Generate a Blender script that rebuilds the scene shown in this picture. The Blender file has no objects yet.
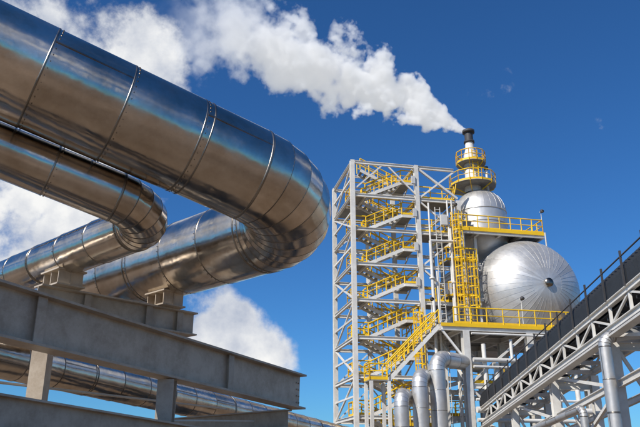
import bpy, math, random
from mathutils import Vector, Matrix
random.seed(7)
CAMH = 1.7
V = Vector
sc = bpy.context.scene

# ------------------------------------------------------------------ builder
class B:
    def __init__(s):
        s.v = []; s.f = []; s.s = []
    def add(s, vs, fs, smooth=False):
        o = len(s.v)
        s.v += [tuple(p) for p in vs]
        for f in fs:
            s.f.append(tuple(i + o for i in f)); s.s.append(smooth)
    def box(s, p0, p1, w, h, up=(0, 0, 1)):
        p0 = V(p0); p1 = V(p1); d = (p1 - p0).normalized(); up = V(up)
        if abs(d.dot(up)) > .98: up = V((0, 1, 0))
        sd = d.cross(up).normalized(); u = sd.cross(d)
        vs = []
        for p in (p0, p1):
            for a, b in ((-1, -1), (1, -1), (1, 1), (-1, 1)):
                vs.append(p + sd * (a * w / 2) + u * (b * h / 2))
        s.add(vs, [(0, 1, 2, 3), (7, 6, 5, 4), (0, 4, 5, 1), (1, 5, 6, 2), (2, 6, 7, 3), (3, 7, 4, 0)])
    def ibeam(s, p0, p1, H=.3, W=.2, tf=.02, tw=.015, up=(0, 0, 1)):
        p0 = V(p0); p1 = V(p1); d = (p1 - p0).normalized(); upv = V(up)
        if abs(d.dot(upv)) > .98: upv = V((0, 1, 0))
        sd = d.cross(upv).normalized(); u = sd.cross(d)
        o = u * (H / 2 - tf / 2)
        s.box(p0 + o, p1 + o, W, tf, u); s.box(p0 - o, p1 - o, W, tf, u)
        s.box(p0, p1, tw, H - 2 * tf, u)
    def tube(s, p0, p1, r, r1=None, n=8, caps=True):
        p0 = V(p0); p1 = V(p1); d = (p1 - p0).normalized()
        if r1 is None: r1 = r
        up = V((0, 0, 1))
        if abs(d.z) > .98: up = V((0, 1, 0))
        e1 = d.cross(up).normalized(); e2 = e1.cross(d)
        vs = []
        for p, rr in ((p0, r), (p1, r1)):
            for i in range(n):
                a = 2 * math.pi * i / n
                vs.append(p + (e1 * math.cos(a) + e2 * math.sin(a)) * rr)
        s.add(vs, [(i, (i + 1) % n, n + (i + 1) % n, n + i) for i in range(n)], True)
        if caps:
            s.add(vs[:n], [tuple(range(n - 1, -1, -1))]); s.add(vs[n:], [tuple(range(n))])
    def lathe(s, c, prof, n=24, gores=False, axis=(0, 0, 1)):
        c = V(c); ax = V(axis).normalized()
        up = V((0, 1, 0)) if abs(ax.z) > .9 else V((0, 0, 1))
        e1 = ax.cross(up).normalized(); e2 = e1.cross(ax)
        def pt(r, h, a): return c + ax * h + (e1 * math.cos(a) + e2 * math.sin(a)) * r
        if gores:
            for i in range(n):
                a0 = 2 * math.pi * i / n; a1 = 2 * math.pi * (i + 1) / n
                vs = []
                for r, h in prof:
                    vs += [pt(r, h, a0), pt(r * 1.003, h, (a0 + a1) / 2), pt(r, h, a1)]
                fs = []
                for k in range(len(prof) - 1):
                    for j in range(2):
                        fs.append((3 * k + j, 3 * k + j + 1, 3 * k + j + 4, 3 * k + j + 3))
                s.add(vs, fs, True)
        else:
            vs = []
            for r, h in prof:
                for i in range(n): vs.append(pt(r, h, 2 * math.pi * i / n))
            fs = []
            for k in range(len(prof) - 1):
                for i in range(n):
                    j = (i + 1) % n
                    fs.append((k * n + i, k * n + j, (k + 1) * n + j, (k + 1) * n + i))
            s.add(vs, fs, True)

def rail(b, pts, h=1.1, sp=1.3, r=.05, toe=True):
    pts = [V(p) for p in pts]; z = V((0, 0, 1))
    for a, c in zip(pts[:-1], pts[1:]):
        L = (c - a).length; n = max(1, round(L / sp))
        for i in range(n + 1):
            q = a.lerp(c, i / n); b.tube(q, q + z * h, r, n=6)
        b.tube(a + z * h, c + z * h, r * 1.1, n=6)
        b.tube(a + z * h * .55, c + z * h * .55, r * .8, n=6)
        if toe: b.box(a + z * .1, c + z * .1, .02, .22)

def group(name, parts, xf=None):
    e = bpy.data.objects.new(name, None); sc.collection.objects.link(e)
    for pn, (b, m) in parts.items():
        if not b.v: continue
        me = bpy.data.meshes.new(pn)
        vs = [(V(p) if xf is None else xf(p)) for p in b.v]
        me.from_pydata([(p[0], p[1], p[2] + CAMH) for p in vs], [], b.f)
        me.polygons.foreach_set("use_smooth", b.s)
        me.materials.append(m); me.update()
        o = bpy.data.objects.new(pn, me); sc.collection.objects.link(o); o.parent = e
    return e

# ------------------------------------------------------------------ materials
def new_mat(name):
    m = bpy.data.materials.new(name); m.use_nodes = True
    return m, m.node_tree.nodes, m.node_tree.links, m.node_tree.nodes["Principled BSDF"]

def ramp(n, l, src, p0, c0, p1, c1):
    r = n.new("ShaderNodeValToRGB"); r.color_ramp.elements[0].position = p0; r.color_ramp.elements[0].color = c0
    r.color_ramp.elements[1].position = p1; r.color_ramp.elements[1].color = c1
    l.new(src, r.inputs[0]); return r.outputs[0]

def c4(c, k=1): return (c[0] * k, c[1] * k, c[2] * k, 1)

def noise(n, l, scale, detail=4, vec=None, rough=.55):
    t = n.new("ShaderNodeTexNoise"); t.inputs["Scale"].default_value = scale; t.inputs["Detail"].default_value = detail
    t.inputs["Roughness"].default_value = rough
    if vec is None:
        tc = n.new("ShaderNodeTexCoord"); vec = tc.outputs["Object"]
    l.new(vec, t.inputs["Vector"]); return t.outputs["Fac"]

def mix(n, l, fac, a, b, mode='MIX'):
    m = n.new("ShaderNodeMix"); m.data_type = 'RGBA'; m.blend_type = mode
    for s, v in ((0, fac), (6, a), (7, b)):
        if hasattr(v, "links") or hasattr(v, "is_linked"): l.new(v, m.inputs[s])
        else: m.inputs[s].default_value = v
    return m.outputs[2]

def clad(name, base, r0, r1, wob=.25, scale=1.3, metal=1, isl_v=(.82, 1.08), dirt=.7, dsc=.9):
    m, n, l, p = new_mat(name)
    g = n.new("ShaderNodeNewGeometry")
    isl = ramp(n, l, g.outputs["Random Per Island"], 0, c4(base, isl_v[0]), 1, c4(base, isl_v[1]))
    nz = noise(n, l, dsc, 9, rough=.72)
    drt = ramp(n, l, nz, .36, (.60, .52, .43, 1), .60, (1, 1, 1, 1))
    col = mix(n, l, dirt, isl, drt, 'MULTIPLY')
    l.new(col, p.inputs["Base Color"]); p.inputs["Metallic"].default_value = metal
    nr = noise(n, l, 2.6, 9, rough=.72)
    rr = n.new("ShaderNodeMapRange"); rr.inputs[1].default_value = .35; rr.inputs[2].default_value = .65
    rr.inputs[3].default_value = r0; rr.inputs[4].default_value = r1
    l.new(nr, rr.inputs[0]); l.new(rr.outputs[0], p.inputs["Roughness"])
    nb = noise(n, l, scale, 3)
    bp = n.new("ShaderNodeBump"); bp.inputs["Strength"].default_value = wob; bp.inputs["Distance"].default_value = .06
    l.new(nb, bp.inputs["Height"])
    nf = noise(n, l, 26, 3)
    b2 = n.new("ShaderNodeBump"); b2.inputs["Strength"].default_value = .08; b2.inputs["Distance"].default_value = .004
    l.new(nf, b2.inputs["Height"]); l.new(bp.outputs[0], b2.inputs["Normal"])
    l.new(b2.outputs[0], p.inputs["Normal"])
    return m

def paint(name, base, rough=.5, dirt=.35, scale=2.0, metal=0, dcol=(.45, .36, .27)):
    m, n, l, p = new_mat(name)
    nz = noise(n, l, scale, 9, rough=.75)
    d = ramp(n, l, nz, .38, c4(dcol), .6, (1, 1, 1, 1))
    g = n.new("ShaderNodeNewGeometry")
    isl = ramp(n, l, g.outputs["Random Per Island"], 0, c4(base, .85), 1, c4(base, 1.1))
    l.new(mix(n, l, dirt, isl, d, 'MULTIPLY'), p.inputs["Base Color"])
    p.inputs["Roughness"].default_value = rough; p.inputs["Metallic"].default_value = metal
    return m

M_CLAD = clad("stainless_cladding", (.76, .70, .62), .11, .26, .34, 1.2)
M_BAND = clad("cladding_band", (.36, .33, .29), .25, .4, .1, 3)
M_ALU = clad("aluminium_cladding", (.66, .66, .65), .42, .56, .2, .8, .75, (.88, 1.04), .35)
M_DOME = clad("dome_cladding", (.68, .68, .67), .40, .54, .14, .8, .65, (.80, 1.04), .35, .5)
M_GALV = paint("galvanised_steel", (.74, .725, .68), .5, .28, 1.2)
M_BEAM = paint("grey_painted_beam", (.50, .43, .345), .40, .55, 1.8)
M_YEL = paint("yellow_safety_paint", (.90, .56, .012), .45, .2, 1.5)
M_DARK = paint("dark_weathered_steel", (.05, .05, .055), .6, .3, 2)
M_BLK = paint("black_corrugated_sheet", (.025, .027, .03), .45, .3, 2)
M_GRATE = paint("steel_grating", (.28, .28, .27), .6, .4, 2)
M_BOX = paint("grey_enclosure", (.55, .56, .56), .4, .2, 2)

# ------------------------------------------------------------------ camera
cam = bpy.data.cameras.new("camera"); co = bpy.data.objects.new("camera", cam); sc.collection.objects.link(co)
co.location = (0, 0, CAMH); co.rotation_euler = (math.radians(110), 0, 0)
cam.lens = 39.4; cam.sensor_width = 36; cam.clip_end = 6000; sc.camera = co

# ------------------------------------------------------------------ clad pipes
def sheet(b, p0, t0, p1, t1, r, n=64, flare=.009):
    d = (p1 - p0).normalized(); up = V((0, 0, 1))
    if abs(d.z) > .98: up = V((0, 1, 0))
    e1 = d.cross(up).normalized(); e2 = e1.cross(d)
    vs = []
    for p, t, rr in ((p0, t0, r), (p1, t1, r + flare)):
        for i in range(n):
            a = 2 * math.pi * i / n
            o = (e1 * math.cos(a) + e2 * math.sin(a)) * rr
            vs.append(p + o - d * (o.dot(t) / d.dot(t)))
    b.add(vs, [(i, (i + 1) % n, n + (i + 1) % n, n + i) for i in range(n)], True)

def bandring(b, p, t, r, w=.05, th=.012, n=64):
    t = t.normalized(); R = r + th
    b.lathe(p, [(r - .01, -w / 2), (R, -w / 2), (R, w / 2), (r - .01, w / 2)], n=n, axis=t)

def rivets(b, p, t, r, n=40):
    up = V((0, 0, 1)) if abs(t.z) < .98 else V((0, 1, 0))
    e1 = t.cross(up).normalized(); e2 = e1.cross(t)
    for i in range(n):
        a = 2 * math.pi * i / n; o = e1 * math.cos(a) + e2 * math.sin(a)
        b.tube(p + o * r, p + o * (r + .012), .009, n=5)

def clad_pipe(bc, bb, pts, r, R, seg=1.05, ng=8, riv=False):
    pts = [V(p) for p in pts]
    cur = pts[0]; k_ = r / .75
    for i in range(1, len(pts)):
        d = (pts[i] - pts[i - 1]).normalized()
        if i < len(pts) - 1:
            d2 = (pts[i + 1] - pts[i]).normalized()
            ang = d.angle(d2); T = R * math.tan(ang / 2); end = pts[i] - d * T
        else: end = pts[i]
        L = (end - cur).length; k = max(1, round(L / seg))
        for j in range(k):
            a = cur.lerp(end, j / k); c = cur.lerp(end, (j + 1) / k)
            sheet(bc, a, d, c, d, r)
            bandring(bb, a, d, r, .03, .012)
            if riv and (a - C1).length < 14: rivets(bb, a + d * .05, d, r, int(r * 60))
            if j % 3 == 0:
                bandring(bb, a + d * .13 * k_, d, r, .022, .011)
            th = random.choice([.3, 2.6, 3.4, 5.9])
            up = V((0, 0, 1)) if abs(d.z) < .98 else V((0, 1, 0))
            e1 = d.cross(up).normalized(); e2 = e1.cross(d)
            o = (e1 * math.cos(th) + e2 * math.sin(th))
            bb.box(a + o * (r + .005), c + o * (r + .005), .025, .012, o)
        bandring(bb, end, d, r, .04, .013)
        if i < len(pts) - 1:
            nrm = d.cross(d2).normalized(); cen = end + (nrm.cross(d)) * R
            rad = end - cen; tl = []
            for j in range(ng + 1):
                q = Matrix.Rotation(ang * j / ng, 3, nrm)
                tl.append((cen + q @ rad, q @ d))
            for (a, ta), (c, tc) in zip(tl[:-1], tl[1:]):
                sheet(bc, a, ta, c, tc, r)
            for a, ta in tl[1:]:
                bandring(bb, a, ta, r, .02, .012)
            cur = tl[-1][0]; d = d2
            bandring(bb, cur, d, r, .04, .013)

dA = V((.835, .508, -.2126)); dB = V((-.729, .684, 0))
C1 = V((.2, 11.22, 4.13)); C2 = V((-2.46, 10.45, 3.75))
bc, bb = B(), B()
clad_pipe(bc, bb, [C1 - dA * 13, C1, C1 + dB * 34], .76, 1.22, 1.2, 9, True)
group("insulated_pipe", {"cladding": (bc, M_CLAD), "bands": (bb, M_BAND)})
bc, bb = B(), B()
clad_pipe(bc, bb, [C2 - dA * 10, C2, C2 + dB * 32], .385, .62, 1.05, 7, True)
group("insulated_pipe.001", {"cladding": (bc, M_CLAD), "bands": (bb, M_BAND)})
bc, bb = B(), B()
clad_pipe(bc, bb, [(-10, 12.2, 2.3), (-7.0, 14.0, 2.22), (.6, 29.2, 1.25), (3, 34, 1)], .42, .7, 1.0, 6)
group("insulated_pipe.002", {"cladding": (bc, M_CLAD), "bands": (bb, M_BAND)})

# ------------------------------------------------------------------ foreground support steel
b = B(); bs = B()
m0 = V((-4.7, 10.03, 2.16)); m1 = V((-.5, 17.2, 1.71)); md = (m1 - m0).normalized()
ms = m0 - md * 4.5
b.ibeam(ms, m1, .80, .40, .04, .025)
sdv = md.cross(V((0, 0, 1))).normalized()
for k in range(0, 9):
    q = ms + md * (k * 1.6 + .4)
    if k in (3, 6):
        b.box(q + sdv * .1 - V((0, 0, .356)), q + sdv * .1 + V((0, 0, .356)), .17, .018, md.cross(V((0, 0, 1))))
for ds in (-.14, -.06):
    for zz in (-.25, -.1, .05, .2):
        q = m1 + md * ds + sdv * .012 + V((0, 0, zz)); b.tube(q, q + sdv * .03, .018, n=6)
kd = V((.684, .729, 0)); s0 = V((-4.75, 12.59, 0))
p0 = s0 - kd * .45 + V((0, 0, 2.86)); p1 = s0 + kd * 3.0 + V((0, 0, 2.86))
b.ibeam(p0, p1, .48, .32, .03, .02)
b.box(s0 + kd * 1.85 + V((0, 0, 2.3)), s0 + kd * 1.85 + V((0, 0, 2.62)), .3, .3)
b.box(s0 - kd * .2 + V((0, 0, -1.7)), s0 - kd * .2 + V((0, 0, 2.62)), .28, .28)
for k in (.5, 1.85, 2.6):
    q = s0 + kd * k + V((0, 0, 2.86)); w_ = V((.729, -.684, 0))
    b.box(q + w_ * .085 - V((0, 0, .208)), q + w_ * .085 + V((0, 0, .208)), .14, .016, kd.cross(V((0, 0, 1))))
for k, r in ((0, .385), (2.26, .75)):
    q = s0 + kd * k
    b.box(q + V((0, 0, 3.118)) - dB * .34, q + V((0, 0, 3.118)) + dB * .34, .55, .03)
    b.box(q + V((0, 0, 3.26)) - dB * .3, q + V((0, 0, 3.26)) + dB * .3, .02, .25)
    for s_ in (-.28, 0, .28):
        b.box(q + dB * s_ + kd * -.24 + V((0, 0, 3.26)), q + dB * s_ + kd * .24 + V((0, 0, 3.26)), .02, .25)
    b.box(q + V((0, 0, 3.40)) - dB * .34, q + V((0, 0, 3.40)) + dB * .34, .56, .03)
b.ibeam(m1 + V((-.25, -.2, -.62)), m1 + V((-.25, -.2, -.62)) + dB * 16, .42, .26, .03, .02)
b.ibeam(m0 - md * 1 + V((0, 0, -.62)), m0 - md * 1 + V((0, 0, -.62)) + dB * 8, .42, .26, .03, .02)
b.ibeam((-6.4, 6.0, .92), (-1.2, 15.6, .35), .5, .28, .03, .02)
for q in (ms + md * 1.2, m1 - md * 4.6):
    b.ibeam((q.x, q.y, -1.7), (q.x, q.y, q.z - .42), .3, .3, .025, .02)
bs.box((-6.3, 11.4, 1.42), (-2.2, 16.8, 1.30), .14, .03)
bs.box((-3.6, 11.9, .75), (-1.6, 17.2, 1.05), .12, .03)
q = C1 - dA * 9.6
sd = V((-.52, .854, 0))
for s_ in (-1.6, 2.6):
    w = q + sd * s_
    b.ibeam((w.x, w.y, -1.7), (w.x, w.y, q.z - 1.2), .35, .35, .03, .02)
b.ibeam(q + sd * -2 + V((0, 0, -1.0)), q + sd * 3 + V((0, 0, -1.0)), .4, .3, .03, .02)
b.box(q + V((0, 0, -.79)), q + V((0, 0, -.7)), .4, .4)
group("pipe_support_frame", {"girders": (b, M_BEAM), "bracing": (bs, M_GALV)})

# ------------------------------------------------------------------ plant (local frame)
EX = V((.978, .208, 0)); EY = V((-.208, .978, 0)); O = V((2.74, 54.8, 0))
def L(p): p = V(p); return O + EX * p.x + EY * p.y + V((0, 0, p.z))
G = -1.7
g, y, gr, eb = B(), B(), B(), B()
W1, W2, D, TOP = 5.7, 9.4, 6.7, 24.8
for x in (0, W1, W2):
    for yy in (0, D):
        zt = TOP if (x < 9) else 21.8
        g.ibeam((x, yy, G), (x, yy, zt), .36, .36, .04, .04)
g.ibeam((3.1, D, G), (3.1, D, TOP), .26, .26, .03, .03)
lev = [TOP - 3.0 * i for i in range(9)]
for i, z in enumerate(lev):
    for yy in (0, D):
        g.ibeam((.2, yy, z - .15), (W1 - .2, yy, z - .15), .28, .2, .03, .03)
        g.ibeam((W1 + .2, yy, z - .15), (W2 - .2, yy, z - .15), .28, .2, .03, .03)
    g.ibeam((.2, 3.1, z - .15), (W1 - .2, 3.1, z - .15), .2, .14, .03, .03)
    for x in (0, W1, W2):
        if x < 9 or i > 0:
            g.ibeam((x, .2, z - .15), (x, D - .2, z - .15), .28, .2, .03, .03)
    g.ibeam((3.1, 3.3, z - .15), (3.1, D - .2, z - .15), .2, .14, .03, .03)
    if i < 8:
        zb = z - 3.0
        g.box((.0, .2, zb + 1.4), (.0, D - .2, zb + 1.4), .14, .14)
        if i % 2: g.box((0, .2, zb), (0, D - .2, z - .3), .13, .13)
        else: g.box((0, D - .2, zb), (0, .2, z - .3), .13, .13)
        if i % 2 == 0: g.box((W1 + .2, .02, zb), (W2 - .2, .02, z - .3), .14, .14)
        else: g.box((W2 - .2, .02, zb), (W1 + .2, .02, z - .3), .14, .14)
        g.box((.2, D, zb), (3, D, z - .3), .1, .1); g.box((3.2, D, z - .3), (W1 - .2, D, zb), .1, .1)
        g.box((W1, D - .2, zb), (W1, .2, z - .3), .1, .1)
        zm = zb + 1.5
        gr.box((.1, 1.6, zb + .02), (1.2, 1.6, zb + .02), 2.6, .05)
        gr.box((4.4, 1.6, zm), (5.5, 1.6, zm), 2.6, .05)
        g.box((4.4, .3, zm - .14), (5.5, .3, zm - .14), .08, .22); g.box((4.4, 2.9, zm - .14), (5.5, 2.9, zm - .14), .08, .22)
        g.box((1.2, .3, zb - .12), (1.2, 2.9, zb - .12), .08, .22); g.box((4.4, .3, zm - .14), (4.4, 2.9, zm - .14), .08, .2)
        rail(y, [(1.2, .33, zb), (.15, .33, zb), (.15, 2.85, zb), (1.2, 2.85, zb)])
        rail(y, [(4.4, .33, zm), (5.5, .33, zm), (5.5, 2.85, zm), (4.4, 2.85, zm)])
        for (ya, yb, za, zz) in ((.35, 1.45, zb, zm), (1.75, 2.85, z, zm)):
            for q in (ya, yb):
                g.box((1.2, q, za - .08), (4.4, q, zz - .08), .05, .28)
                rail(y, [(1.2, q, za + .05), (4.4, q, zz + .05)], 1.0, 1.0, toe=False)
            for k in range(8):
                f = (k + .5) / 8
                gr.box((1.2 + 3.2 * f - .13, (ya + yb) / 2, za + (zz - za) * f), (1.2 + 3.2 * f + .13, (ya + yb) / 2, za + (zz - za) * f), 1.05, .04)
        eb.box((W1 - .35, -.22, zb + 1.2), (W1 - .35, -.22, zb + 1.9), .3, .2)
        if i % 2: eb.box((W1 + 2.2, -.3, zb + .6), (W1 + 2.2, -.3, zb + 1.5), .55, .25)
    if i in (1, 2, 4, 5, 7):
        gr.box((W1 + .2, 1.6, z + .03), (W2 - .2, 1.6, z + .03), 2.8, .05)
        rail(y, [(W1 + .2, .2, z + .05), (W2 - .2, .2, z + .05), (W2 - .2, 3, z + .05)])
gr.box((.3, 5, lev[1] + .03), (W1 - .3, 5, lev[1] + .03), 2.9, .05)
rail(y, [(.3, 3.6, lev[1]), (W1 - .3, 3.6, lev[1])])
g.box((W1 + .1, 0, TOP - .2), (W2, 0, 22.0), .18, .18)
g.box((2.6, 0, TOP - .3), (.2, 0, TOP - 2.6), .12, .12); g.box((3.2, 0, TOP - .3), (W1 - .2, 0, TOP - 2.6), .12, .12)
for x in (W1 + .9, W1 + 2.6, W1 + 3.0):
    g.tube((x, -.25, 2), (x, -.25, 20 + x * .2), .08, n=8)
for s_ in (-.22, .22): g.box((W1 + 1.7 + s_, -.2, G), (W1 + 1.7 + s_, -.2, 21), .03, .1)
k = G
while k < 21: g.box((W1 + 1.5, -.2, k), (W1 + 1.9, -.2, k), .04, .04); k += .5
def ladder(b_, x, yy, z0, z1, cage=True):
    for s_ in (-.25, .25): b_.box((x + s_, yy, z0), (x + s_, yy, z1), .07, .07)
    k = z0
    while k < z1: b_.tube((x - .25, yy, k), (x + .25, yy, k), .025, n=5); k += .3
    if cage:
        k = z0 + 2.2
        while k < z1:
            pts = [(x - .25, yy, k)] + [(x + .42 * math.cos(a), yy - .35 - .42 * math.sin(a), k) for a in [math.radians(t) for t in (180, 150, 120, 90, 60, 30, 0)]] + [(x + .25, yy, k)]
            for a_, c_ in zip(pts[:-1], pts[1:]): b_.box(a_, c_, .02, .09)
            k += .8
        for a in (180, 135, 90, 45, 0):
            a = math.radians(a); q = (x + .42 * math.cos(a), yy - .35 - .42 * math.sin(a))
            b_.box((q[0], q[1], z0 + 2.2), (q[0], q[1], z1), .05, .03)
ladder(y, 5.0, -.5, 3, 12)
group("stair_tower", {"frame": (g, M_GALV), "railings": (y, M_YEL), "treads": (gr, M_GRATE), "junction_boxes": (eb, M_BOX)}, L)

# vessel structure
g, y, gr = B(), B(), B()
DZ = 10.1; F = -4.6; XL, XR = 5.3, 17.0
gr.box((XL, -.2, DZ - .04), (XR, -.2, DZ - .04), 8.8, .06)
for yy in (F, 0, 4.2):
    g.ibeam((XL, yy, DZ - .3), (XR, yy, DZ - .3), .42, .26, .04, .04)
    g.ibeam((7.3, yy, 5.6), (XR, yy, 5.6), .36, .24, .04, .04)
for x in (XL, 7.2, 9.7, 12.3, 14.6, XR):
    g.ibeam((x, F + .15, DZ - .3), (x, 4.2, DZ - .3), .36, .22, .04, .04)
for x in (7.2, 12.3, 16.8):
    for yy in (F, 0, 4.2):
        g.ibeam((x, yy, G), (x, yy, DZ - .5), .5, .5, .05, .05)
g.box((7.4, F, 5.8), (12.1, F, DZ - .6), .16, .16); g.box((12.1, F, 1), (7.4, F, 5.4), .16, .16)
g.box((12.5, F, 5.8), (16.6, F, DZ - .6), .16, .16); g.box((12.5, F, 5.4), (16.6, F, 1), .16, .16)
g.box((7.2, F + .3, 5.8), (7.2, -.2, DZ - .6), .16, .16)
g.box((XL + .1, F, DZ - .5), (7.0, F, 7.6), .14, .14)
rail(y, [(XL, 4.2, DZ), (XL, -3, DZ)]); rail(y, [(XL + 1.1, F, DZ), (XR, F, DZ), (XR, 4, DZ)], 1.25)
y.box((XL, F - .16, DZ - .1), (XR, F - .16, DZ - .1), .03, .25)
gr.box((7.4, F + 1, 5.85), (16.7, F + 1, 5.85), 1.6, .05)
rail(y, [(7.5, F + .1, 5.85), (16.7, F + .1, 5.85)])
UZ = 19.2
gr.box((8.9, 2.4, UZ), (17.0, 2.4, UZ), 5.6, .06)
for yy in (-.4, 2.4, 5.2): g.ibeam((8.9, yy, UZ - .25), (17.0, yy, UZ - .25), .34, .22, .04, .04)
for x in (8.9, 11, 13, 15, 17.0): g.ibeam((x, -.3, UZ - .25), (x, 5.1, UZ - .25), .32, .22, .04, .04)
rail(y, [(8.9, 5.2, UZ), (8.9, -.4, UZ), (17.0, -.4, UZ), (17.0, 5.2, UZ), (8.9, 5.2, UZ)], 1.25, 1.0)
y.box((8.9, -.53, UZ - .05), (17.0, -.53, UZ - .05), .03, .3)
for x, yy in ((9.5, -.2), (9.5, 4.6), (15.6, 4.6), (12.6, 4.6)):
    g.ibeam((x, yy, DZ), (x, yy, UZ - .4), .3, .3, .04, .04)
g.ibeam((11.0, .6, DZ), (11.0, .6, UZ - .4), .24, .24, .04, .04)
for z in (13.1, 16.1):
    g.ibeam((9.6, -.2, z), (11.0, -.2, z), .26, .18, .03, .03); g.ibeam((9.5, 0, z), (9.5, 4.4, z), .26, .18, .03, .03)
    g.ibeam((9.6, 4.6, z), (15.4, 4.6, z), .26, .18, .03, .03)
    gr.box((8.0, .5, z + .2), (10.6, .5, z + .2), 1.8, .05)
    rail(y, [(10.6, -.4, z + .2), (7.9, -.4, z + .2), (7.9, 1.4, z + .2)])
g.box((9.6, .1, DZ), (9.6, 4.4, 13), .1, .1); g.box((9.6, 4.4, 13.2), (9.6, .1, 16), .1, .1); g.box((9.6, .1, 16.2), (9.6, 4.4, 19), .1, .1)
ladder(y, 8.7, -.85, DZ, UZ + 1.1); ladder(y, 9.75, -.85, DZ, 16.8)
for q in (F + .2, F + 1.2):
    g.box((5.3, q, DZ - .15), (1.1, q, 5.75), .06, .28)
    rail(y, [(1.1, q, 5.9), (5.3, q, DZ)], 1.05, 1.0, toe=False)
for k in range(16):
    f = (k + .5) / 16
    gr.box((1.1 + 4.2 * f - .13, F + .7, 5.9 + 4.2 * f), (1.1 + 4.2 * f + .13, F + .7, 5.9 + 4.2 * f), .95, .04)
gr.box((-.2, F + .7, 5.86), (1.1, F + .7, 5.86), 1.4, .06); rail(y, [(1.1, F, 5.9), (-.2, F, 5.9), (-.2, F + 1.4, 5.9)])
for q in (F, F + 1.4):
    g.ibeam((-.1, q, G), (-.1, q, 5.8), .22, .22, .03, .03); g.ibeam((1.2, q, G), (1.2, q, 5.8), .22, .22, .03, .03)
gr.box((1.4, F + .7, 2.8), (5.2, F + .7, 2.8), 1.4, .06); rail(y, [(1.4, F, 2.8), (5.2, F, 2.8)])
group("vessel_platform", {"frame": (g, M_GALV), "railings": (y, M_YEL), "grating": (gr, M_GRATE)}, L)

# horizontal vessel
R = 4.5; vc = V((15.4, .6, 14.1))
b, bb = B(), B()
prof = []
for i in range(0, 17):
    a = math.radians(90 * i / 16)
    prof.append((max(.05, R * math.sin(a)), R * .8 * math.cos(a)))
NG = 40
b.lathe(vc, prof, n=NG, gores=True, axis=(0, -1, 0))
for i in range(NG):
    a0 = 2 * math.pi * i / NG; dr = V((math.cos(a0), 0, math.sin(a0)))
    pts = [vc + dr * (r_ + .004) + V((0, -h_ - .004, 0)) for r_, h_ in prof[3:]]
    for p, q in zip(pts[:-1], pts[1:]):
        bb.box(p, q, .03, .018, (p - vc).normalized())
for k in range(7):
    b.lathe(vc, [(R, -1.3 * k), (R + .01, -1.3 * (k + 1))], n=60, axis=(0, -1, 0))
    bb.lathe(vc, [(R, -1.3 * k - .05), (R + .03, -1.3 * k - .05), (R + .03, -1.3 * k + .05), (R, -1.3 * k + .05)], n=60, axis=(0, -1, 0))
b.lathe(vc + V((0, 9.1, 0)), prof, n=NG, gores=True, axis=(0, 1, 0))
noz = B(); nzd = B()
nzd.lathe(vc, [(.24, R * .8 - .1), (.24, R * .8 + .14), (.36, R * .8 + .14), (.36, R * .8 + .22), (.02, R * .8 + .23)], n=20, axis=(0, -1, 0))
sad = B()
for yy in (1.2, 7.9):
    sad.box((12.2, yy, DZ - .02), (16.8, yy, DZ - .02), .5, .9)
for (x, yy, h) in ((16.2, 5.5, 1.6), (17.4, 5.0, 2.0), (14.6, 6, 1.2)):
    zz = vc.z + math.sqrt(R * R - (x - vc.x) ** 2) - .1
    noz.tube((x, yy, zz), (x, yy, zz + h), .12, n=10); noz.tube((x, yy, zz + h), (x, yy, zz + h + .08), .22, n=12)
    noz.tube((x, yy, zz + h * .5), (x, yy, zz + h * .5 + .08), .22, n=12)
group("horizontal_pressure_vessel", {"shell": (b, M_DOME), "seams": (bb, M_ALU), "saddles": (sad, M_GALV), "nozzles": (noz, M_GALV), "end_flange": (nzd, M_BAND)}, L)

# upright vessel with stack
vx, vy = 12.7, 2.7; R2 = 2.35; zc = 21.7
b, bb, st, dk, y, gr = B(), B(), B(), B(), B(), B()
prof = []
for i in range(0, 11):
    a = math.radians(90 * i / 10); prof.append((max(.04, R2 * math.sin(a)), R2 * math.cos(a)))
b.lathe((vx, vy, zc), prof, n=24, gores=True)
for i in range(24):
    a0 = 2 * math.pi * i / 24; dr = V((math.cos(a0), math.sin(a0), 0)); c_ = V((vx, vy, zc))
    pts = [c_ + dr * (r_ + .004) + V((0, 0, h_ + .004)) for r_, h_ in prof[3:]]
    for p, q in zip(pts[:-1], pts[1:]): bb.box(p, q, .03, .02, (p - c_).normalized())
for k in range(2):
    b.lathe((vx, vy, zc), [(R2, -1.2 * k), (R2 + .01, -1.2 * (k + 1))], n=40)
    bb.lathe((vx, vy, zc - 1.2 * k), [(R2, -.05), (R2 + .03, -.05), (R2 + .03, .05), (R2, .05)], n=40)
b.lathe((vx, vy, zc - 2.4), [(R2, 0), (R2 * .94, -.8), (R2 * .7, -1.6), (R2 * .3, -2.1), (.3, -2.3), (.3, -6)], n=40)
sx = vx - .5
st.lathe((sx, vy, 0), [(.75, 23.8), (.75, 25.0), (.62, 25.15), (.62, 27.6), (.55, 27.75), (.40, 28.3), (.38, 29.9)], n=24)
bb.lathe((sx, vy, 0), [(.6, 26.2), (.68, 26.2), (.68, 26.35), (.6, 26.35)], n=24)
dk.lathe((sx, vy, 0), [(.38, 29.9), (.58, 29.95), (.58, 30.2), (.42, 30.25), (.34, 30.2), (.3, 29.2)], n=20)
dk.lathe((sx, vy, 0), [(.4, 28.9), (.5, 28.9), (.5, 29.1), (.4, 29.1)], n=20)
dk.lathe((sx, vy, 0), [(.395, 29.12), (.395, 29.9)], n=20)
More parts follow.
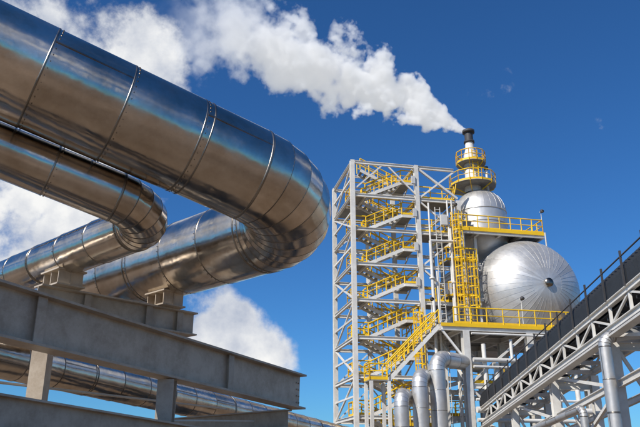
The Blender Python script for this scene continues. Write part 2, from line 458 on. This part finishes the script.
for (zp, rp) in ((24.4, 2.1), (26.7, 1.35)):
    pts = [(sx + rp * math.cos(t * math.pi / 6), vy + rp * math.sin(t * math.pi / 6), zp) for t in range(13)]
    rail(y, pts, 1.1, 1.0, .04)
    gr.lathe((sx, vy, zp), [(.63, -.04), (rp, -.04), (rp, .02), (.63, .02)], n=24)
    for t in range(0, 12, 2):
        a = t * math.pi / 6
        y.box((sx + .6 * math.cos(a), vy + .6 * math.sin(a), zp - .7), (sx + rp * math.cos(a), vy + rp * math.sin(a), zp - .06), .06, .08)
pts = [(sx - 2.6, vy - .3, UZ), (sx - 2.3, vy - .3, 22.5), (sx - 1.9, vy - .4, 24.4)]
for s_ in (-.25, .25):
    for p, q in zip(pts[:-1], pts[1:]): y.tube((p[0], p[1] + s_, p[2]), (q[0], q[1] + s_, q[2]), .05, n=6)
ladder(y, sx, vy - .95, 24.4, 27.8, False)
st.tube((sx + 1.2, vy - .6, 23.6), (sx + 1.2, vy - .6, 26.0), .12, n=10)
dk.tube((sx + 1.2, vy - .6, 26.0), (sx + 1.2, vy - .6, 26.3), .2, n=10)
group("vent_stack", {"stack": (st, M_GALV), "cap": (dk, M_DARK), "platform_railings": (y, M_YEL), "platform_grating": (gr, M_GRATE)}, L)
group("upright_pressure_vessel", {"shell": (b, M_DOME), "bands": (bb, M_ALU)}, L)

# process risers in front of the deck, turning back into the rack
for i, (x, yy, z, r, rn, dx) in enumerate(((5.35, 47.6, 4.6, .48, 5.5, .25), (6.75, 48.6, 6.0, .52, 6, .3), (8.15, 49.6, 7.3, .56, 5, .5))):
    bc, bb = B(), B()
    clad_pipe(bc, bb, [V((x, yy, G)), V((x, yy, z)), V((x, yy, z)) + V((dx, 1 - dx, 0)).normalized() * rn], r, r * 1.6, 1.3, 6)
    group("process_pipe" + ("" if i == 0 else ".%03d" % i), {"cladding": (bc, M_ALU), "bands": (bb, M_BAND)})
b = B()
for (x, yy, z0, z1, r) in ((6.1, -1.5, G, 17.5, .13), (6.6, -1.3, G, 15.0, .09), (8.3, -.6, G, 19, .10), (18.6, 2, DZ, 20.2, .07), (13.6, -4.95, G, 9, .14), (14.1, -4.95, G, 8.4, .10), (15.6, -5.0, G, 9.4, .18), (8.4, -5.0, G, 8.6, .16), (9.3, -5.0, G, 7.2, .22), (10.6, -5.0, G, 9.0, .12)):
    b.tube((x, yy, z0), (x, yy, z1), r, n=10)
    for k in range(int((z1 - z0) / 3.5)):
        b.tube((x, yy, z0 + 2 + k * 3.5), (x, yy, z0 + 2.12 + k * 3.5), r * 1.8, n=10)
b.tube((6.1, -1.5, 17.5), (9.2, -.6, 17.9), .12, n=10)
for zz, rr in ((7.4, .16), (6.9, .1), (3.9, .22), (3.2, .14), (9.3, .08), (4.6, .09), (2.1, .2)):
    b.tube((7.4, -5.3, zz), (16.8, -5.3, zz), rr, n=10)
group("utility_piping", {"pipes": (b, M_GALV)}, L)

for i, (x, yy, z) in enumerate(((17.0, -.4, UZ + 1.3), (8.9, -.4, UZ + 1.3), (12, F, DZ + 1.4), (XL, -3, DZ + 1.4))):
    a, c = B(), B()
    a.tube((x, yy, z - 1.2), (x, yy, z + .7), .03, n=6)
    a.box((x - .13, yy - .1, z + .7), (x + .13, yy - .1, z + .7), .26, .04)
    c.lathe((x, yy - .2, z + .75), [(.05, .16), (.12, .1), (.18, -.05), (.16, -.1)], n=12, axis=(0, .5, .86))
    group("flood_light" + ("" if i == 0 else ".%03d" % i), {"pole": (a, M_GALV), "housing": (c, M_DARK)}, L)

# ------------------------------------------------------------------ conveyor gallery
g, blk, dk, gr = B(), B(), B(), B()
def ct(yy): return 7.36 - .09 * (yy - 22.84)
Y0, Y1 = 13, 50.5
XN, XF = 11.25, 13.2
for x in (XN, XF):
    for off, H, W in ((-1.0, .26, .2), (-1.95, .28, .2)):
        g.ibeam((x, Y0, ct(Y0) + off), (x, Y1, ct(Y1) + off), H, W, .03, .03)
k = 0; yy = Y0 + .5
while yy < Y1 - 1:
    yn = yy + 1.9
    for x in (XN, XF):
        g.box((x, yy, ct(yy) - 1.82), (x, yy, ct(yy) - 1.12), .1, .1)
        if k % 2: g.box((x, yy, ct(yy) - 1.82), (x, yn, ct(yn) - 1.12), .08, .08)
        else: g.box((x, yy, ct(yy) - 1.12), (x, yn, ct(yn) - 1.82), .08, .08)
    g.box((XN + .1, yy, ct(yy) - 1.95), (XF - .1, yy, ct(yy) - 1.95), .12, .18)
    dk.box((XN - .14, yy, ct(yy) - .9), (XN - .14, yy, ct(yy) + .42), .07, .07)
    yy = yn; k += 1
dk.tube((XN - .14, Y0, ct(Y0) + .2), (XN - .14, Y1, ct(Y1) + .2), .03, n=6)
n = int((Y1 - Y0) / .16)
vs = []; fs = []; A = 12
for i in range(n + 1):
    yy = Y0 + (Y1 - Y0) * i / n; o_ = .07 if i % 2 else 0
    vs.append((XN - .02 - o_, yy, ct(yy) - .86)); vs.append((XN - .02 - o_, yy, ct(yy) - .25))
    rr = .95 + o_
    for j in range(A + 1):
        a = math.pi * j / A
        vs.append((12.22 - rr * math.cos(a), yy, ct(yy) - .25 + rr * .7 * math.sin(a)))
S_ = A + 3
for i in range(n):
    for j in range(A + 2):
        p = i * S_ + j; fs.append((p, p + 1, p + S_ + 1, p + S_))
blk.add(vs, fs)
k2 = 0
while Y0 + .5 + k2 * .93 < Y1:
    yy = Y0 + .5 + k2 * .93; blk.box((XN + .12, yy, ct(yy) - 1.4), (XF - .12, yy, ct(yy) - 1.4), .11, .11); k2 += 1
blk.box((12.22, Y0, ct(Y0) - 1.2), (12.22, Y1, ct(Y1) - 1.2), 1.6, .04)
gr.box((13.7, Y0, ct(Y0) - .85), (13.7, Y1, ct(Y1) - .85), .8, .05)
for yy in (19.0, 27.0, 34.5, 42.0, 49.0):
    zt = ct(yy) - 2.1
    for x in (XN, XF):
        g.ibeam((x, yy, -1.7), (x, yy, zt), .36, .36, .03, .03)
    g.ibeam((XN - .2, yy, zt - .5), (XF + .2, yy, zt - .5), .3, .2, .03, .03)
    g.box((XN + .2, yy, zt - .7), (XF - .2, yy, zt - 3.6), .12, .12)
for a_, c_ in ((19, 27), (27, 34.5), (34.5, 42), (42, 49)):
    for x in (XN, XF):
        g.ibeam((x, a_ + .2, ct(a_) - 4.0), (x, c_ - .2, ct(c_) - 4.0), .28, .18, .03, .03)
    g.box((XN, a_ + .2, ct(a_) - 4.1), (XN, c_ - .2, ct(c_) - 2.2), .12, .12)
    g.box((XN, a_ + .2, ct(a_) - 4.2), (XN, c_ - .2, ct(c_) - 6.4), .12, .12)
g.box((XN - .35, Y0, ct(Y0) - 2.45), (XN - .35, Y1, ct(Y1) - 2.45), .4, .08)
for o_, r_ in ((.0, .05), (.12, .035), (-.12, .04)):
    dk.tube((XN - .35 + o_, Y0, ct(Y0) - 2.37), (XN - .35 + o_, Y1, ct(Y1) - 2.37), r_, n=6)
group("conveyor_gallery", {"truss": (g, M_GALV), "cover": (blk, M_BLK), "handrail": (dk, M_DARK), "walkway": (gr, M_GRATE)})
bc, bb = B(), B()
clad_pipe(bc, bb, [(10.6, 26.2, -1.7), (10.6, 26.2, 4.6), (12.4, 26.5, 4.85)], .22, .4, 1.2, 5)
clad_pipe(bc, bb, [(10.7, 29.5, -1.7), (10.7, 29.5, 2.3), (10.7, 47, 1.2)], .15, .3, 1.4, 5)
for yy in (34.5, 42): bb.box((10.7, yy, G), (10.7, yy, 2.2 - (yy - 29.5) * .063 - .17), .1, .1)
group("downpipe", {"cladding": (bc, M_ALU), "bands": (bb, M_BAND)})

# ------------------------------------------------------------------ ground
m, n_, l_, p = new_mat("gravel_ground")
nz = noise(n_, l_, .08, 10, rough=.7)
l_.new(ramp(n_, l_, nz, .35, (.09, .062, .04, 1), .65, (.23, .17, .12, 1)), p.inputs["Base Color"])
p.inputs["Roughness"].default_value = .95
me = bpy.data.meshes.new("ground"); S = 3000
me.from_pydata([(-S, -S, 0), (S, -S, 0), (S, S, 0), (-S, S, 0)], [], [(0, 1, 2, 3)]); me.materials.append(m)
sc.collection.objects.link(bpy.data.objects.new("ground", me))

# ------------------------------------------------------------------ steam plume (real volume)
m = bpy.data.materials.new("steam"); m.use_nodes = True; nt = m.node_tree; n = nt.nodes; l = nt.links
for q in list(n):
    if q.type != 'OUTPUT_MATERIAL': n.remove(q)
out = [q for q in n if q.type == 'OUTPUT_MATERIAL'][0]
def MA(op, a, b=None, c=None, clamp=False):
    q = n.new("ShaderNodeMath"); q.operation = op; q.use_clamp = clamp
    for i, v in enumerate((a, b, c)):
        if v is None: continue
        if isinstance(v, (int, float)): q.inputs[i].default_value = v
        else: l.new(v, q.inputs[i])
    return q.outputs[0]
tc = n.new("ShaderNodeTexCoord"); sp = n.new("ShaderNodeSeparateXYZ"); l.new(tc.outputs["Object"], sp.inputs[0])
X, Yc, Zc = sp.outputs
def plume_r(x): return .32 + 2.7 * (1 - math.exp(-x / 8.5)) + .08 * x
rx = MA('ADD', MA('MULTIPLY_ADD', X, .08, .32), MA('MULTIPLY', MA('SUBTRACT', 1., MA('EXPONENT', MA('MULTIPLY', X, -1 / 8.5))), 2.7))
tq = MA('MAXIMUM', MA('SUBTRACT', X, 17.), 0.); dz = MA('ADD', Zc, MA('MULTIPLY', MA('MULTIPLY', tq, tq), .011))
dist = MA('DIVIDE', MA('SQRT', MA('ADD', MA('MULTIPLY', Yc, Yc), MA('MULTIPLY', dz, dz))), rx)
nA = noise(n, l, .33, 2, tc.outputs["Object"], .5)
nB = noise(n, l, 1.15, 4, tc.outputs["Object"], .6)
nn = MA('ADD', MA('MULTIPLY', MA('SUBTRACT', nA, .5), 3.0), MA('MULTIPLY', MA('SUBTRACT', nB, .5), 1.5))
dens = MA('MULTIPLY', MA('ADD', MA('SUBTRACT', .70, dist), nn), 2.8, clamp=True)
fade = MA('MULTIPLY', MA('EXPONENT', MA('MULTIPLY', X, -.085)), 5.0)
endf = MA('MULTIPLY', MA('SUBTRACT', 32., X), .09, clamp=True)
dens = MA('MULTIPLY', MA('MULTIPLY', dens, fade), endf)
vsn = n.new("ShaderNodeVolumeScatter"); vsn.inputs["Color"].default_value = (.98, .98, .98, 1); l.new(dens, vsn.inputs["Density"])
em = n.new("ShaderNodeEmission"); em.inputs[0].default_value = (.94, .965, 1, 1); l.new(MA('MULTIPLY', dens, .34), em.inputs[1])  # glow added to the steam, standing in for multiply scattered light
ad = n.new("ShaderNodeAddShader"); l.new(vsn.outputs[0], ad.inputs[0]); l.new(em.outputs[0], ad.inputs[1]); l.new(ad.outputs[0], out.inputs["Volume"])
try: m.cycles.volume_step_rate = .2
except Exception as e: print(e)
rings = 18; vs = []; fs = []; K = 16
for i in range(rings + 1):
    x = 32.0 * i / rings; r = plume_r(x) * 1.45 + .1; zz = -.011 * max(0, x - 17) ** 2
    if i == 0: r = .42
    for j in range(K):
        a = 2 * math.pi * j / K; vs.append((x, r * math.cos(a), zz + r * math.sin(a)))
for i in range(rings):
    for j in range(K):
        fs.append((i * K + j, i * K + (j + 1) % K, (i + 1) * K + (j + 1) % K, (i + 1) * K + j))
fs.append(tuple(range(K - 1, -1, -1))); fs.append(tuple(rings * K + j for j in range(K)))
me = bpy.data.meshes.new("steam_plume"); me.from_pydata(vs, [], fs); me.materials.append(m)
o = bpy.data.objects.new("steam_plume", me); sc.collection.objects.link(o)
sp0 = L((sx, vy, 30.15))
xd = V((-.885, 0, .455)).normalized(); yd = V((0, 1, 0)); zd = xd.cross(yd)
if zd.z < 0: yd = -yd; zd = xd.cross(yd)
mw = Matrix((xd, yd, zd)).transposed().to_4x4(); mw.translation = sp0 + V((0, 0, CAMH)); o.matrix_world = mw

# ------------------------------------------------------------------ light & sky
sv = V((-.52, -.56, .66)).normalized()
sun = bpy.data.lights.new("sun", 'SUN'); sun.energy = 5.0; sun.angle = math.radians(.5); sun.color = (1, .94, .85)
so = bpy.data.objects.new("sun", sun); sc.collection.objects.link(so)
so.rotation_euler = (-sv).to_track_quat('-Z', 'Y').to_euler()
w = bpy.data.worlds.new("World"); sc.world = w; w.use_nodes = True
n = w.node_tree.nodes; l = w.node_tree.links; bg = n["Background"]; bg.inputs[1].default_value = .1
sky = n.new("ShaderNodeTexSky"); sky.sky_type = 'NISHITA'; sky.sun_disc = False
sky.sun_elevation = math.asin(sv.z); sky.sun_rotation = math.atan2(sv.x, sv.y) % (2 * math.pi)
sky.air_density = 1.0; sky.dust_density = .2; sky.ozone_density = 3.5
tc = n.new("ShaderNodeTexCoord"); D_ = tc.outputs["Generated"]
def blob(az, el, r, wgt):
    a = math.radians(az); e = math.radians(el)
    d = n.new("ShaderNodeVectorMath"); d.operation = 'DOT_PRODUCT'; l.new(D_, d.inputs[0])
    d.inputs[1].default_value = (math.sin(a) * math.cos(e), math.cos(a) * math.cos(e), math.sin(e))
    mr = n.new("ShaderNodeMapRange"); mr.interpolation_type = 'SMOOTHSTEP'
    mr.inputs[1].default_value = math.cos(math.radians(r)); mr.inputs[2].default_value = 1
    mr.inputs[3].default_value = 0; mr.inputs[4].default_value = wgt
    l.new(d.outputs["Value"], mr.inputs[0]); return mr.outputs[0]
bl = None
for args in ((-19, 31, 7.5, .62), (-15.5, 30, 5, .3), (-10.5, 34.5, 6, .22), (-29, 33.5, 5.5, .45), (-24, 18.5, 10, .8), (-17, 20, 6, .5), (-9.5, 11, 5, .5), (-6, 9.0, 5, .5), (-3.5, 7.6, 3.2, .35),
             (60, 30, 22, .5), (-80, 25, 28, .6), (150, 30, 30, .5), (-150, 22, 22, .5)):
    o_ = blob(*args); bl = o_ if bl is None else MA('ADD', bl, o_)
nz = noise(n, l, 9, 10, D_, .6)
cov = MA('ADD', MA('ADD', bl, MA('MULTIPLY', MA('SUBTRACT', nz, .5), 2.1)), -.36)
mr = n.new("ShaderNodeMapRange"); mr.interpolation_type = 'SMOOTHSTEP'; mr.inputs[1].default_value = 0; mr.inputs[2].default_value = .38
l.new(cov, mr.inputs[0])
mpc = n.new("ShaderNodeMapping"); mpc.inputs["Location"].default_value = (.03, .02, -.03); l.new(D_, mpc.inputs[0])
nz3 = noise(n, l, 9, 6, mpc.outputs[0], .6)
shade = ramp(n, l, nz3, .40, (9.4, 9.4, 9.3, 1), .66, (4.8, 5.3, 6.4, 1))
skc = mix(n, l, 1.0, sky.outputs[0], (.31, .70, 1.10, 1), 'MULTIPLY')
l.new(mix(n, l, mr.outputs[0], skc, shade), bg.inputs[0])
sc.view_settings.view_transform = 'Standard'; sc.view_settings.look = 'None'; sc.view_settings.exposure = 0
